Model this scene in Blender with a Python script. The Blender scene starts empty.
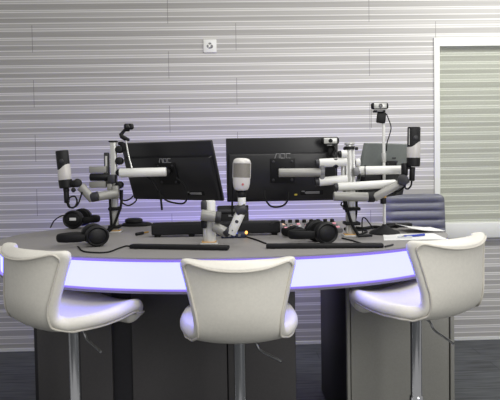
import bpy, bmesh, math, random
from mathutils import Vector, Matrix
random.seed(4)
S = bpy.context.scene
COL = S.collection
PI = math.pi
rad = math.radians

# ------------------------------------------------------------------ camera
F, W_, H_ = 560.0, 500, 400
CAM = Vector((0, 0, 1.47))
YAW, PITCH, ROLL, SHIFT = rad(1.55), rad(2.0), rad(0.93), 20.5
R = Matrix.Rotation(-YAW, 3, 'Z') @ Matrix.Rotation(PI/2 - PITCH, 3, 'X') @ Matrix.Rotation(-ROLL, 3, 'Z')
cd = bpy.data.cameras.new('camera'); cam = bpy.data.objects.new('camera', cd); COL.objects.link(cam)
cam.matrix_world = Matrix.Translation(CAM) @ R.to_4x4()
cd.sensor_width = 36; cd.lens = 36 * F / W_; cd.shift_y = -SHIFT / W_; cd.clip_start = .05
S.camera = cam
def ray(px, py):
    return R @ Vector(((px - W_/2) / F, -(py - H_/2 + SHIFT) / F, -1))
def P(px, py, Y):                       # the point of depth Y seen at a pixel
    d = ray(px, py); return CAM + d * (Y / d.y)
def PZ(px, py, z):                      # the point of height z seen at a pixel
    d = ray(px, py); return CAM + d * ((z - CAM.z) / d.z)

# ------------------------------------------------------------------ materials
def lin(c):
    return tuple(((v/255)/12.92 if v/255 <= .04045 else ((v/255 + .055)/1.055)**2.4) for v in c) + (1,)
MATS = {}
def mat(name, rgb, rough=.5, metal=0., var=.06, scale=40, bump=0., emit=0., ecol=None, elin=None, spec=.5, coat=0.):
    if name in MATS: return MATS[name]
    m = bpy.data.materials.new(name); m.use_nodes = True
    n, l = m.node_tree.nodes, m.node_tree.links
    b = n['Principled BSDF']
    c = lin(rgb)
    tc = n.new('ShaderNodeTexCoord'); nz = n.new('ShaderNodeTexNoise')
    nz.inputs['Scale'].default_value = scale; nz.inputs['Detail'].default_value = 3
    l.new(tc.outputs['Object'], nz.inputs['Vector'])
    rp = n.new('ShaderNodeValToRGB')
    rp.color_ramp.elements[0].color = tuple(v*(1-var) for v in c[:3]) + (1,)
    rp.color_ramp.elements[1].color = tuple(min(1, v*(1+var)) for v in c[:3]) + (1,)
    rp.color_ramp.elements[0].position = .3; rp.color_ramp.elements[1].position = .7
    l.new(nz.outputs['Fac'], rp.inputs['Fac']); l.new(rp.outputs['Color'], b.inputs['Base Color'])
    b.inputs['Roughness'].default_value = rough; b.inputs['Metallic'].default_value = metal
    b.inputs['Specular IOR Level'].default_value = spec
    b.inputs['Coat Weight'].default_value = coat
    if bump:
        bp = n.new('ShaderNodeBump'); bp.inputs['Strength'].default_value = bump; bp.inputs['Distance'].default_value = .002
        l.new(nz.outputs['Fac'], bp.inputs['Height']); l.new(bp.outputs['Normal'], b.inputs['Normal'])
    if emit:
        b.inputs['Emission Color'].default_value = (tuple(elin)+(1,)) if elin else lin(ecol or rgb); b.inputs['Emission Strength'].default_value = emit
    MATS[name] = m
    return m

LEATHER = mat('white_leather', (226, 223, 214), .42, var=.03, scale=90, bump=.06)
PIPING = mat('piping_leather', (208, 204, 194), .5, var=.03)
CHROME = mat('chrome', (205, 206, 210), .12, 1.0, var=.02)
ARMW = mat('white_enamel', (224, 224, 220), .35, var=.02, scale=15)
ARMG = mat('silver_grey_enamel', (148, 147, 142), .4, .2, var=.03, scale=15)
BLACKP = mat('black_plastic', (13, 13, 15), .5, spec=.35, var=.12, scale=30)
BLACKM = mat('matte_black', (10, 10, 12), .65, spec=.3, var=.15, scale=60)
MONB = mat('monitor_shell', (27, 27, 30), .38, var=.08, scale=80, bump=.03)
SCREEN = mat('screen_glass', (12, 13, 16), .1, var=.1)
DARKG = mat('dark_grey_plastic', (44, 44, 48), .45, var=.08)
GRILLE = mat('mic_grille', (26, 26, 28), .55, .3, var=.5, scale=420, bump=.4)
GRILLEG = mat('grey_mesh', (134, 130, 122), .5, .3, var=.25, scale=420, bump=.4)
MICW = mat('mic_silver', (208, 205, 201), .35, .1, var=.02)
ALU = mat('aluminium', (200, 200, 197), .3, .35, var=.03, scale=20)
DESKTOP = mat('desk_laminate', (140, 137, 135), .5, var=.05, scale=160, bump=.02)
DESKLIP = mat('desk_edge', (120, 116, 126), .45, var=.03)
PEDA = mat('pedestal_laminate', (76, 74, 75), .5, var=.05, scale=120)
PEDB = mat('pedestal_grey', (150, 149, 143), .5, var=.04, scale=120)
PEDD = mat('pedestal_dark', (40, 39, 44), .5, var=.08, scale=60)
BAND = mat('lit_acrylic', (60, 60, 66), .4, var=.01, emit=1.0, elin=(.78, .81, 7.5))
RIMGLOW = mat('violet_rim_glow', (60, 50, 90), .4, var=.01, emit=1.0, elin=(.25, .17, .72))  # violet light falling on the desk rims, put in as a weak glow
WHITEP = mat('white_plastic', (232, 232, 228), .4, var=.01)
FRAME = mat('white_frame', (218, 219, 214), .45, var=.01)
PAPER = mat('paper', (232, 232, 230), .7, var=.02, scale=10)
BLUE = mat('blue_plastic', (40, 60, 170), .35, var=.05)
BRASS = mat('brass', (196, 150, 70), .3, .8, var=.05)
CHAIRL = mat('charcoal_leather', (98, 99, 106), .42, var=.06, scale=90, bump=.05)
HUB = mat('hub_blue', (30, 36, 66), .35, var=.2, scale=50)
CLEAR = mat('pale_plastic', (200, 204, 210), .2, var=.03)
GREYP = mat('mid_grey_plastic', (120, 120, 122), .45, var=.05)
LOGO = mat('logo_grey', (150, 150, 152), .4, .3, var=.02)
MONGLARE = mat('monitor_shell_glare', (112, 117, 115), .4, .2, var=.05, scale=60)  # glare on the right monitor's back, painted as a lighter grey
ORANGE = mat('orange_ring', (206, 160, 90), .45, var=.05)
GLOWO = mat('orange_lamp', (255, 180, 90), .4, emit=1.8, ecol=(255, 170, 90))
GLOWR = mat('red_button', (215, 150, 160), .4, emit=.5, ecol=(230, 150, 165))
GLOWA = mat('amber_button', (235, 200, 175), .4, emit=.6, ecol=(245, 200, 170))
GLOWB = mat('blue_lamp', (90, 120, 255), .4, emit=1.0, ecol=(80, 110, 255))
REDB = mat('red_badge', (186, 105, 112), .5)

# ------------------------------------------------------------------ object helpers
ORG = {}
def thing(name, label, cat, loc=(0, 0, 0), group=None):
    o = bpy.data.objects.new(name, None); COL.objects.link(o); o.empty_display_size = .05
    o.location = loc; ORG[o.name] = Vector(loc)
    o['label'] = label; o['category'] = cat
    if group: o['group'] = group
    return o
def tag(o, label, cat, group=None):
    o['label'] = label; o['category'] = cat
    if group: o['group'] = group
    return o
def obj(name, bm, m, parent=None, smooth=True, local=False, label=None, angle=35):
    """link bm as one mesh object. World coordinates, unless local (coordinates of the parent's own frame)."""
    bmesh.ops.recalc_face_normals(bm, faces=bm.faces)
    lo = Vector((min(v.co[i] for v in bm.verts) for i in range(3))); hi = Vector((max(v.co[i] for v in bm.verts) for i in range(3)))
    c = (lo + hi) / 2
    bmesh.ops.translate(bm, vec=-c, verts=bm.verts)
    me = bpy.data.meshes.new(name); bm.to_mesh(me); bm.free()
    me.materials.append(m)
    o = bpy.data.objects.new(name, me); COL.objects.link(o)
    if smooth:
        me.polygons.foreach_set('use_smooth', [True]*len(me.polygons))
        if angle and hasattr(me, 'set_sharp_from_angle'): me.set_sharp_from_angle(angle=rad(angle))
    if parent:
        o.parent = parent
        po = ORG.get(parent.name, Vector())
        if local:
            po = LOC.get(parent.name, Vector())
        o.location = c - po
        LOC[o.name] = c.copy()
    else:
        o.location = c
    ORG[o.name] = c.copy()
    if label: o['label'] = label
    return o
LOC = {}
def struct(o):
    o['kind'] = 'structure'; return o

# ------------------------------------------------------------------ mesh helpers
def B(): return bmesh.new()
def rbox(bm, c, s, bev=.0, rot=None, seg=2):
    t = bmesh.new(); bmesh.ops.create_cube(t, size=1)
    bmesh.ops.scale(t, vec=s, verts=t.verts)
    if bev > 0:
        bmesh.ops.bevel(t, geom=t.edges[:], offset=min(bev, .49*min(s)), segments=seg, affect='EDGES', profile=.5, clamp_overlap=True)
    return merge(bm, t, c, rot)
def merge(bm, t, c=(0, 0, 0), rot=None):
    M = Matrix.Translation(Vector(c))
    if rot is not None: M = M @ rot.to_4x4()
    vs = {}
    for v in t.verts: vs[v] = bm.verts.new(M @ v.co)
    for f in t.faces:
        try: bm.faces.new([vs[v] for v in f.verts])
        except ValueError: pass
    t.free(); return bm
def smooth_path(pts, n=6):
    pts = [Vector(p) for p in pts]; out = []
    if len(pts) < 3: return pts
    q = [2*pts[0]-pts[1]] + pts + [2*pts[-1]-pts[-2]]
    for i in range(1, len(q)-2):
        a, b, c, d = q[i-1:i+3]
        for k in range(n):
            t = k/n
            out.append(.5*((2*b) + (c-a)*t + (2*a-5*b+4*c-d)*t*t + (3*b-a-3*c+d)*t**3))
    out.append(pts[-1]); return out
def tube(bm, pts, r, seg=12, sx=1., sy=1., up=None):
    pts = [Vector(p) for p in pts]; n = len(pts)
    rs = r if isinstance(r, (list, tuple)) else [r]*n
    rings = []; u = None
    for i, p in enumerate(pts):
        d = (pts[min(i+1, n-1)] - pts[max(i-1, 0)]).normalized()
        if u is None:
            u = Vector(up) if up else (Vector((0, 0, 1)) if abs(d.z) < .9 else Vector((0, 1, 0)))
        u = (u - d*u.dot(d)).normalized(); w = d.cross(u)
        rings.append([bm.verts.new(p + (u*math.cos(2*PI*k/seg)*sx + w*math.sin(2*PI*k/seg)*sy)*rs[i]) for k in range(seg)])
    for a, b in zip(rings, rings[1:]):
        for k in range(seg): bm.faces.new((a[k], a[(k+1) % seg], b[(k+1) % seg], b[k]))
    bm.faces.new(rings[0][::-1]); bm.faces.new(rings[-1])
    return bm
def rod(bm, a, b, r, bev=.003, seg=20, sx=1., sy=1., up=None):   # straight tube with softened ends
    a, b = Vector(a), Vector(b); d = (b-a).normalized(); bev = min(bev, r*.5, (b-a).length*.3)
    return tube(bm, [a, a+d*bev*.3, a+d*bev, b-d*bev, b-d*bev*.3, b], [r-bev, r-bev*.35, r, r, r-bev*.35, r-bev], seg, sx, sy, up)
def lathe(bm, prof, c=(0, 0, 0), rot=None, seg=28, sx=1., sy=1., cut=None):
    """prof: (r, z) list. cut = (index, slope) tilts one ring, for a slanted seam."""
    t = bmesh.new(); rings = []
    for i, (r, z) in enumerate(prof):
        ring = []
        for k in range(seg):
            x, y = r*sx*math.cos(2*PI*k/seg), r*sy*math.sin(2*PI*k/seg)
            dz = 0
            if cut and i in cut[0]: dz = cut[1](x)
            ring.append(t.verts.new((x, y, z + dz)))
        rings.append(ring)
    for a, b in zip(rings, rings[1:]):
        for k in range(seg): t.faces.new((a[k], a[(k+1) % seg], b[(k+1) % seg], b[k]))
    t.faces.new(rings[0][::-1]); t.faces.new(rings[-1])
    return merge(bm, t, c, rot)
def prism(bm, outline, z0, z1, bev=0.):
    lo = [bm.verts.new((x, y, z0)) for x, y in outline]; hi = [bm.verts.new((x, y, z1)) for x, y in outline]
    n = len(outline)
    bm.faces.new(lo[::-1]); bm.faces.new(hi)
    for i in range(n): bm.faces.new((lo[i], lo[(i+1) % n], hi[(i+1) % n], hi[i]))
    if bev:
        es = [e for e in bm.edges if abs(e.verts[0].co.z - e.verts[1].co.z) < 1e-6]
        bmesh.ops.bevel(bm, geom=es, offset=bev, segments=2, affect='EDGES', profile=.5)
    return bm
def ringwall(bm, o1, o2, z0, z1):        # closed ring between two outlines
    n = len(o1)
    v = [[bm.verts.new((x, y, z)) for x, y in o] for o, z in ((o1, z0), (o1, z1), (o2, z1), (o2, z0))]
    for a, b in zip(v, v[1:] + v[:1]):
        for i in range(n): bm.faces.new((a[i], a[(i+1) % n], b[(i+1) % n], b[i]))
    return bm
def align(d, up=(0, 0, 1)):              # rotation whose z points along d
    d = Vector(d).normalized(); u = Vector(up)
    if abs(d.dot(u)) > .98: u = Vector((0, 1, 0))
    x = u.cross(d).normalized(); y = d.cross(x)
    return Matrix((x, y, d)).transposed()
def text_bm(s, size, depth):
    c = bpy.data.curves.new('t', 'FONT'); c.body = s; c.size = size; c.extrude = depth; c.align_x = 'CENTER'; c.align_y = 'CENTER'; c.resolution_u = 3
    o = bpy.data.objects.new('t', c); COL.objects.link(o)
    dg = bpy.context.evaluated_depsgraph_get(); me = bpy.data.meshes.new_from_object(o.evaluated_get(dg))
    b = bmesh.new(); b.from_mesh(me)
    bpy.data.objects.remove(o); bpy.data.curves.remove(c); bpy.data.meshes.remove(me)
    return b
def wire(name, pix, r, label, cat='cable', m=None, parent=None, n=6):
    bm = B(); tube(bm, smooth_path([P(*p) if len(p) == 3 else p[0] for p in pix], n), r, 8)
    o = obj(name, bm, m or BLACKM, parent)
    if not parent: tag(o, label, cat)
    return o

# ------------------------------------------------------------------ the room
WY = 4.40
def wall_material(name, lift, tint):
    m = bpy.data.materials.new(name); m.use_nodes = True
    n, l = m.node_tree.nodes, m.node_tree.links; b = n['Principled BSDF']
    b.inputs['Roughness'].default_value = .55
    g = n.new('ShaderNodeNewGeometry'); sp = n.new('ShaderNodeSeparateXYZ'); l.new(g.outputs['Position'], sp.inputs[0])
    def math_(op, a, b_=None, c_=None):
        x = n.new('ShaderNodeMath'); x.operation = op
        for i, v in enumerate((a, b_, c_)):
            if v is None: continue
            if isinstance(v, (int, float)): x.inputs[i].default_value = v
            else: l.new(v, x.inputs[i])
        return x.outputs[0]
    # rows of stacked laminate boards, PH high; joints staggered every other row
    row = math_('DIVIDE', math_('SUBTRACT', sp.outputs['Z'], ROW0), PH)
    v = math_('FRACT', row)
    par = math_('FLOORED_MODULO', math_('ADD', math_('FLOOR', row), 1.0), 2.0)
    u = math_('DIVIDE', math_('SUBTRACT', math_('ADD', sp.outputs['X'], math_('MULTIPLY', par, JW*.335)), JX), JW)
    fu = math_('FRACT', u)
    joint = math_('LESS_THAN', fu, .0028)
    rp = n.new('ShaderNodeValToRGB'); cr = rp.color_ramp
    dk, md, lt, hl = (170, 169, 166), (180, 179, 176), (193, 192, 189), (226, 225, 221)
    dk, md, lt, hl = (168, 166, 162), (180, 178, 174), (192, 190, 186), (240, 239, 235)
    stops = [(0, md), (.04, md), (.058, hl), (.085, md), (.11, dk), (.22, dk), (.242, md), (.26, hl), (.282, md), (.38, md), (.44, md), (.46, hl), (.482, lt),
             (.512, lt), (.53, hl), (.555, dk), (.74, dk), (.76, md), (.78, hl), (.80, lt), (.85, lt), (.87, hl), (.892, md), (.945, md), (.968, lt), (1., md)]
    while len(cr.elements) < len(stops): cr.elements.new(.5)
    for e, (p, c) in zip(cr.elements, stops):
        e.position = p; e.color = tuple(min(1, x*lift*t) for x, t in zip(lin(c)[:3], tint)) + (1,)
    l.new(v, rp.inputs['Fac'])
    # fine grain along each board
    mp = n.new('ShaderNodeMapping'); l.new(g.outputs['Position'], mp.inputs['Vector']); mp.inputs['Scale'].default_value = (1.5, 1, 130)
    nz = n.new('ShaderNodeTexNoise'); nz.inputs['Scale'].default_value = 1; nz.inputs['Detail'].default_value = 2
    l.new(mp.outputs['Vector'], nz.inputs['Vector'])
    gr = n.new('ShaderNodeValToRGB'); gr.color_ramp.elements[0].color = (.92, .92, .92, 1); gr.color_ramp.elements[1].color = (1.06, 1.06, 1.06, 1)
    gr.color_ramp.elements[0].position = .3; gr.color_ramp.elements[1].position = .7
    l.new(nz.outputs['Fac'], gr.inputs['Fac'])
    mx = n.new('ShaderNodeMix'); mx.data_type = 'RGBA'; mx.blend_type = 'MULTIPLY'; mx.inputs['Factor'].default_value = 1
    l.new(rp.outputs['Color'], mx.inputs['A']); l.new(gr.outputs['Color'], mx.inputs['B'])
    mj = n.new('ShaderNodeMix'); mj.data_type = 'RGBA'; mj.inputs['B'].default_value = (.16, .155, .15, 1)
    l.new(math_('MULTIPLY', joint, .75), mj.inputs['Factor']); l.new(mx.outputs['Result'], mj.inputs['A'])
    l.new(mj.outputs['Result'], b.inputs['Base Color'])
    return m
a0, a1 = P(250, 77.5, WY), P(250, 50.3, WY)
PH = a1.z - a0.z; ROW0 = a0.z
JX0 = P(33.5, 92, WY).x; JX1 = P(236.5, 90, WY).x; JW = JX1 - JX0; JX = JX0
WALLM = wall_material('striped_laminate', 1.0, (1, 1, 1))
# row 0 (80..106 px) must carry joint x=33 -> even rows
fx0, fx1 = P(434, 120, WY).x, P(439.5, 120, WY).x
fz_top0, fz_top1 = P(470, 46, WY).z, P(470, 37.5, WY).z
fz_s1, fz_s0 = P(475, 222, WY).z, P(475, 237, WY).z
XR, XL, ZT = 3.4, -3.4, 3.0
bm = B()
def slab(bm, x0, x1, z0, z1, y0, y1): rbox(bm, ((x0+x1)/2, (y0+y1)/2, (z0+z1)/2), (x1-x0, y1-y0, z1-z0))
slab(bm, XL, fx0+.01, 0, ZT, WY, WY+.12)
slab(bm, fx0+.01, XR, fz_top1-.01, ZT, WY, WY+.12)
slab(bm, fx0+.01, XR, 0, fz_s0+.01, WY, WY+.12)
struct(obj('wall_back', bm, WALLM, smooth=False))
# the framed window bay on the right: frame, deep ledge and greenish pane
bm = B(); w = XR - .9
slab(bm, fx0, fx1, fz_s1, fz_top0, WY-.012, WY+.05)
slab(bm, fx0, XR-.3, fz_top0, fz_top1, WY-.012, WY+.05)
win = obj('window_1', bm, FRAME, smooth=False); struct(win)
bm = B(); rbox(bm, ((fx0+XR-.3)/2, WY-.02, (fz_s0+fz_s1)/2), (XR-.3-fx0, .075, fz_s1-fz_s0), .006)
obj('window_ledge', bm, FRAME, win)
gm = bpy.data.materials.new('pane_glass'); gm.use_nodes = True
nn, ll = gm.node_tree.nodes, gm.node_tree.links; nn.clear()
out = nn.new('ShaderNodeOutputMaterial'); mxs = nn.new('ShaderNodeMixShader'); tr = nn.new('ShaderNodeBsdfTransparent'); gl = nn.new('ShaderNodeBsdfGlossy')
nzz = nn.new('ShaderNodeTexNoise'); nzz.inputs['Scale'].default_value = 1.2
rr = nn.new('ShaderNodeMapRange'); rr.inputs['To Min'].default_value = .08; rr.inputs['To Max'].default_value = .14
ll.new(nzz.outputs['Fac'], rr.inputs['Value']); ll.new(rr.outputs['Result'], mxs.inputs['Fac'])
tr.inputs['Color'].default_value = (.975, .985, .965, 1); gl.inputs['Roughness'].default_value = .08
ll.new(tr.outputs[0], mxs.inputs[1]); ll.new(gl.outputs[0], mxs.inputs[2]); ll.new(mxs.outputs[0], out.inputs[0])
bm = B(); slab(bm, fx1-.004, XR-.3, fz_s1-.004, fz_top0+.004, WY+.018, WY+.024)
obj('pane', bm, gm, win, smooth=False)

bm = B(); slab(bm, fx0+.01, XR, fz_s0+.01, fz_top1-.01, WY+.055, WY+.12)
obj('inner_panel', bm, wall_material('striped_laminate_lit', 1.18, (1.0, 1.01, .965)), win, smooth=False)  # same wall laminate, colour lifted to paint the brighter light behind the pane
# floor: dark grey boards
fm = bpy.data.materials.new('dark_floor_boards'); fm.use_nodes = True
nn, ll = fm.node_tree.nodes, fm.node_tree.links; b = nn['Principled BSDF']; b.inputs['Roughness'].default_value = .5
g = nn.new('ShaderNodeTexCoord'); mp = nn.new('ShaderNodeMapping'); mp.inputs['Scale'].default_value = (2, 22, 1)
ll.new(g.outputs['Object'], mp.inputs['Vector']); nz = nn.new('ShaderNodeTexNoise'); nz.inputs['Scale'].default_value = 2.2; nz.inputs['Detail'].default_value = 5
ll.new(mp.outputs['Vector'], nz.inputs['Vector']); rp = nn.new('ShaderNodeValToRGB')
rp.color_ramp.elements[0].color = lin((52, 54, 57)); rp.color_ramp.elements[1].color = lin((98, 102, 104)); rp.color_ramp.elements[0].position = .3; rp.color_ramp.elements[1].position = .72
br = nn.new('ShaderNodeTexBrick'); br.inputs['Scale'].default_value = 1.0; br.inputs['Brick Width'].default_value = 1.2; br.inputs['Row Height'].default_value = .15; br.inputs['Mortar Size'].default_value = .004
br.inputs['Color1'].default_value = (1, 1, 1, 1); br.inputs['Color2'].default_value = (.82, .82, .82, 1); br.inputs['Mortar'].default_value = (.45, .45, .45, 1)
ll.new(g.outputs['Object'], br.inputs['Vector'])
mx = nn.new('ShaderNodeMix'); mx.data_type = 'RGBA'; mx.blend_type = 'MULTIPLY'; mx.inputs['Factor'].default_value = 1
ll.new(nz.outputs['Fac'], rp.inputs['Fac']); ll.new(rp.outputs['Color'], mx.inputs['A']); ll.new(br.outputs['Color'], mx.inputs['B']); ll.new(mx.outputs['Result'], b.inputs['Base Color'])
bm = B(); slab(bm, XL, XR, -.06, 0, -1.2, WY+.12)
struct(obj('floor', bm, fm, smooth=False))
bm = B(); slab(bm, XL, XR, 0, .022, WY-.012, WY)
struct(obj('baseboard_back', bm, FRAME, smooth=False))

# small white wall socket
c = P(210, 46.2, WY)
t = thing('wall_socket', 'small square white switch plate high on the striped wall', 'switch', (c.x, WY, c.z))
bm = B(); rbox(bm, (c.x, WY-.006, c.z), (.102, .012, .102), .004); obj('plate', bm, WHITEP, t)
bm = B()
for dx, dz, rx, rz in ((0, .018, .012, .008), (-.018, -.002, .008, .012), (.014, -.004, .01, .014), (0, -.016, .014, .006)):
    lathe(bm, [(.001, 0), (1, 0), (1, .001), (.001, .001)], (c.x+dx, WY-.0118, c.z+dz), Matrix.Rotation(PI/2, 3, 'X') @ Matrix.Diagonal((rx, rz, 1)), 14)
obj('mark', bm, GREYP, t, smooth=False, label='small grey printed symbol')

# ------------------------------------------------------------------ desk
DZ = 1.07
CX, CY, DA, DB, DN = -.066, 3.01, 1.18, .715, 2.05
DR = rad(2.2)
def oval(off=0., n=120):
    o = []
    for i in range(n):
        t = 2*PI*i/n; cx, sx = math.cos(t), math.sin(t)
        x_, y_ = (DA+off)*math.copysign(abs(cx)**(2/DN), cx), (DB+off)*math.copysign(abs(sx)**(2/DN), sx)
        o.append((CX + x_*math.cos(DR) + y_*math.sin(DR), CY - x_*math.sin(DR) + y_*math.cos(DR)))
    return o
desk = thing('studio_desk', 'large oval grey studio desk with a glowing white band round its edge', 'desk', (CX, CY, 0))
bm = B(); prism(bm, oval(.0), DZ-.006, DZ, .0015); obj('tabletop', bm, DESKTOP, desk)
bm = B(); ringwall(bm, oval(-.014), oval(-.04), DZ-.134, DZ-.018); obj('light_panel', bm, BAND, desk, label='glowing white translucent band')
bm = B(); ringwall(bm, oval(-.003), oval(-.04), DZ-.0185, DZ-.0061); obj('glow_rim', bm, RIMGLOW, desk, label='rim above the band, violet light on it added as glow')
bm = B(); ringwall(bm, oval(-.003), oval(-.04), DZ-.141, DZ-.1335); obj('glow_rim', bm, RIMGLOW, desk, label='rim under the band, violet light on it added as glow')
bm = B(); prism(bm, oval(-.002), DZ-.151, DZ-.141, .003); obj('lower_rim', bm, DESKLIP, desk)
def vx(px, Y): return P(px, 330, Y).x
PF, PBk, PTOP = 2.66, 3.50, DZ-.151
def panelbox(x0, x1, y0, y1, z0, z1, bev=.003):
    b_ = B(); rbox(b_, ((x0+x1)/2, (y0+y1)/2, (z0+z1)/2), (x1-x0, y1-y0, z1-z0), bev); return b_
# left pedestal: body with panels and a recessed dark strip
x = {k: vx(k, PF) for k in (32, 36, 112, 131, 227, 296)}
lp = obj('pedestal', panelbox(x[32], x[296], PF+.02, PBk, 0, PTOP), PEDD, desk, label='wide dark grey left pedestal')
for k0, k1 in ((36, 112), (131, 227), (227, 296)):
    obj('front_panel', panelbox(x[k0]+.003, x[k1]-.003, PF, PF+.022, .03, PTOP-.004), PEDA, lp)
x = {k: vx(k, PF) for k in (347, 351, 449, 450.5, 454.5)}
rp_ = obj('pedestal', panelbox(x[347], x[454.5], PF+.02, PBk, 0, PTOP), PEDD, desk, label='grey right pedestal')
obj('door_panel', panelbox(x[351], x[449], PF, PF+.022, .03, PTOP-.004), PEDB, rp_)
obj('side_panel', panelbox(x[450.5], x[454.5], PF, PF+.03, 0, PTOP-.002), PEDB, rp_)
obj('side_panel', panelbox(x[347], x[351]-.004, PF, PF+.03, 0, PTOP-.002), PEDB, rp_)

# ------------------------------------------------------------------ bar stools
def shell_point(u, v):
    prof = [(.196, .750), (.228, .758), (.240, .785), (.212, .806), (.145, .806), (.07, .798), (-.01, .793), (-.09, .793), (-.15, .802), (-.195, .838), (-.212, .892), (-.212, .955), (-.213, 1.02), (-.218, 1.060), (-.225, 1.083), (-.234, 1.094)]
    prof = [(y-.012, z) for y, z in prof]
    hw = [.115, .146, .168, .195, .226, .241, .240, .222, .190, .165, .166, .183, .200, .211, .214, .198]
    f = v*(len(prof)-1); i = min(int(f), len(prof)-2); t = f-i
    y = prof[i][0]*(1-t)+prof[i+1][0]*t; z = prof[i][1]*(1-t)+prof[i+1][1]*t; w = hw[i]*(1-t)+hw[i+1]*t
    s = max(0, min(1, (f-6.6)/3.)); s = s*s*(3-2*s)          # 0 on the seat, 1 on the back
    a = abs(u)
    z += (1-s)*(.036*a**2.2*min(1, max(.15, (f-1)/3))) + s*.014*a*a*(1 if f > 11 else .3)
    y += s*(.092*a**2.2)*min(1, .35 + .65*max(0, f-9)/4)
    return Vector((u*w, y, z))
def make_stool():
    t = thing('bar_stool', '', 'stool')
    NU, NV = 13, 26
    bm = B(); g = [[bm.verts.new(shell_point(-1+2*i/(NU-1), j/(NV-1))) for i in range(NU)] for j in range(NV)]
    for j in range(NV-1):
        for i in range(NU-1): bm.faces.new((g[j][i], g[j][i+1], g[j+1][i+1], g[j+1][i]))
    me_o = obj('seat_shell', bm, LEATHER, t, local=True, angle=None)
    m = me_o.modifiers.new('thick', 'SOLIDIFY'); m.thickness = .054; m.offset = 0
    m = me_o.modifiers.new('soft', 'SUBSURF'); m.levels = 1; m.render_levels = 1
    # piping: a raised welt running inside the edge of the outer face
    def outer(u, v):
        e = 1e-3; p = shell_point(u, v)
        n = (shell_point(u+e, v)-shell_point(u-e, v)).cross(shell_point(u, min(1, v+e))-shell_point(u, max(0, v-e))).normalized()
        if n.z > 0 and v < .55 or (v >= .55 and n.y > 0): n = -n
        return p + n*.0285
    for nm, path in (('back_piping', [outer(-.86, .56)]+[outer(-.86, v/100) for v in range(59, 93, 3)]+[outer(-.80, .945), outer(-.68, .96)]+[outer(u/10, .962) for u in range(-5, 6)]+[outer(.68, .96), outer(.80, .945)]+[outer(.86, v/100) for v in range(92, 58, -3)]+[outer(.86, .56)]),
                     ('seat_piping', [outer(-.86, .56)]+[outer(-.90, v/100) for v in range(53, 11, -3)]+[outer(u/10, .075) for u in range(-8, 9)]+[outer(.90, v/100) for v in range(12, 54, 3)]+[outer(.86, .56)])):
        bm = B(); tube(bm, smooth_path(path, 3), .0042, 8); obj(nm, bm, PIPING, t, local=True)
    bm = B(); lathe(bm, [(.20, 0), (.205, .004), (.19, .014), (.12, .028), (.05, .04), (.034, .05), (.031, .07), (.001, .07)], seg=40); obj('base', bm, CHROME, t, local=True)
    bm = B(); lathe(bm, [(.029, .068), (.029, .40), (.026, .405), (.024, .41), (.024, .735), (.001, .735)], seg=24); col = obj('column', bm, CHROME, t, local=True)
    bm = B()
    pts = [Vector((.03*math.cos(rad(a)), .03*math.sin(rad(a)), .30)) for a in (90,)]
    ring = [Vector((.13*math.cos(rad(a)), .06+.13*math.sin(rad(a)), .30)) for a in range(-60, 241, 15)]
    tube(bm, [Vector((.022, -.02, .30))] + ring[1:-1] + [Vector((-.022, -.02, .30))], .010, 10); obj('footrest', bm, CHROME, t, local=True)
    bm = B(); rbox(bm, (0, .02, .752), (.12, .13, .02), .008); obj('seat_plate', bm, CHROME, t, local=True)
    bm = B(); tube(bm, smooth_path([(.01, -.005, .748), (.06, -.03, .742), (.082, -.042, .712), (.12, -.062, .695), (.165, -.085, .678)]), .0055, 10); obj('lever', bm, CHROME, t, local=True)
    return t
def copy_tree(o, parent=None):
    c = o.copy(); COL.objects.link(c)
    if parent: c.parent = parent
    for ch in list(o.children): copy_tree(ch, c)
    return c
stool = make_stool()
stool_w = stool
def place(o, px, Y, rz, label):
    p = P(px, 350, Y); o.location = (p.x, Y, 0); o.rotation_euler = (0, 0, rz); o['label'] = label; o['group'] = 'white bar stools at the desk'
st2, st3 = copy_tree(stool), copy_tree(stool)
place(stool, 239.5, 2.25, rad(0), 'white leather bar stool in the middle, its back squarely to the viewer')
place(st2, 74.5, 2.34, rad(-40), 'white leather bar stool at the left end, seat turned toward the right')
place(st3, 416, 2.34, rad(30), 'white leather bar stool at the right end, seat turned toward the left')
for o, dz, a in ((stool, 0, 0), (st2, .038, 26), (st3, .048, -60)):
    o.location.z = 0
    for c in o.children:
        if c.name.startswith(('seat', 'back', 'column', 'lever')): c.location.z += dz
        if c.name.startswith('lever'):
            m_ = Matrix.Rotation(rad(a), 3, 'Z'); c.location = m_ @ c.location; c.rotation_euler.z = rad(a)

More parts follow.
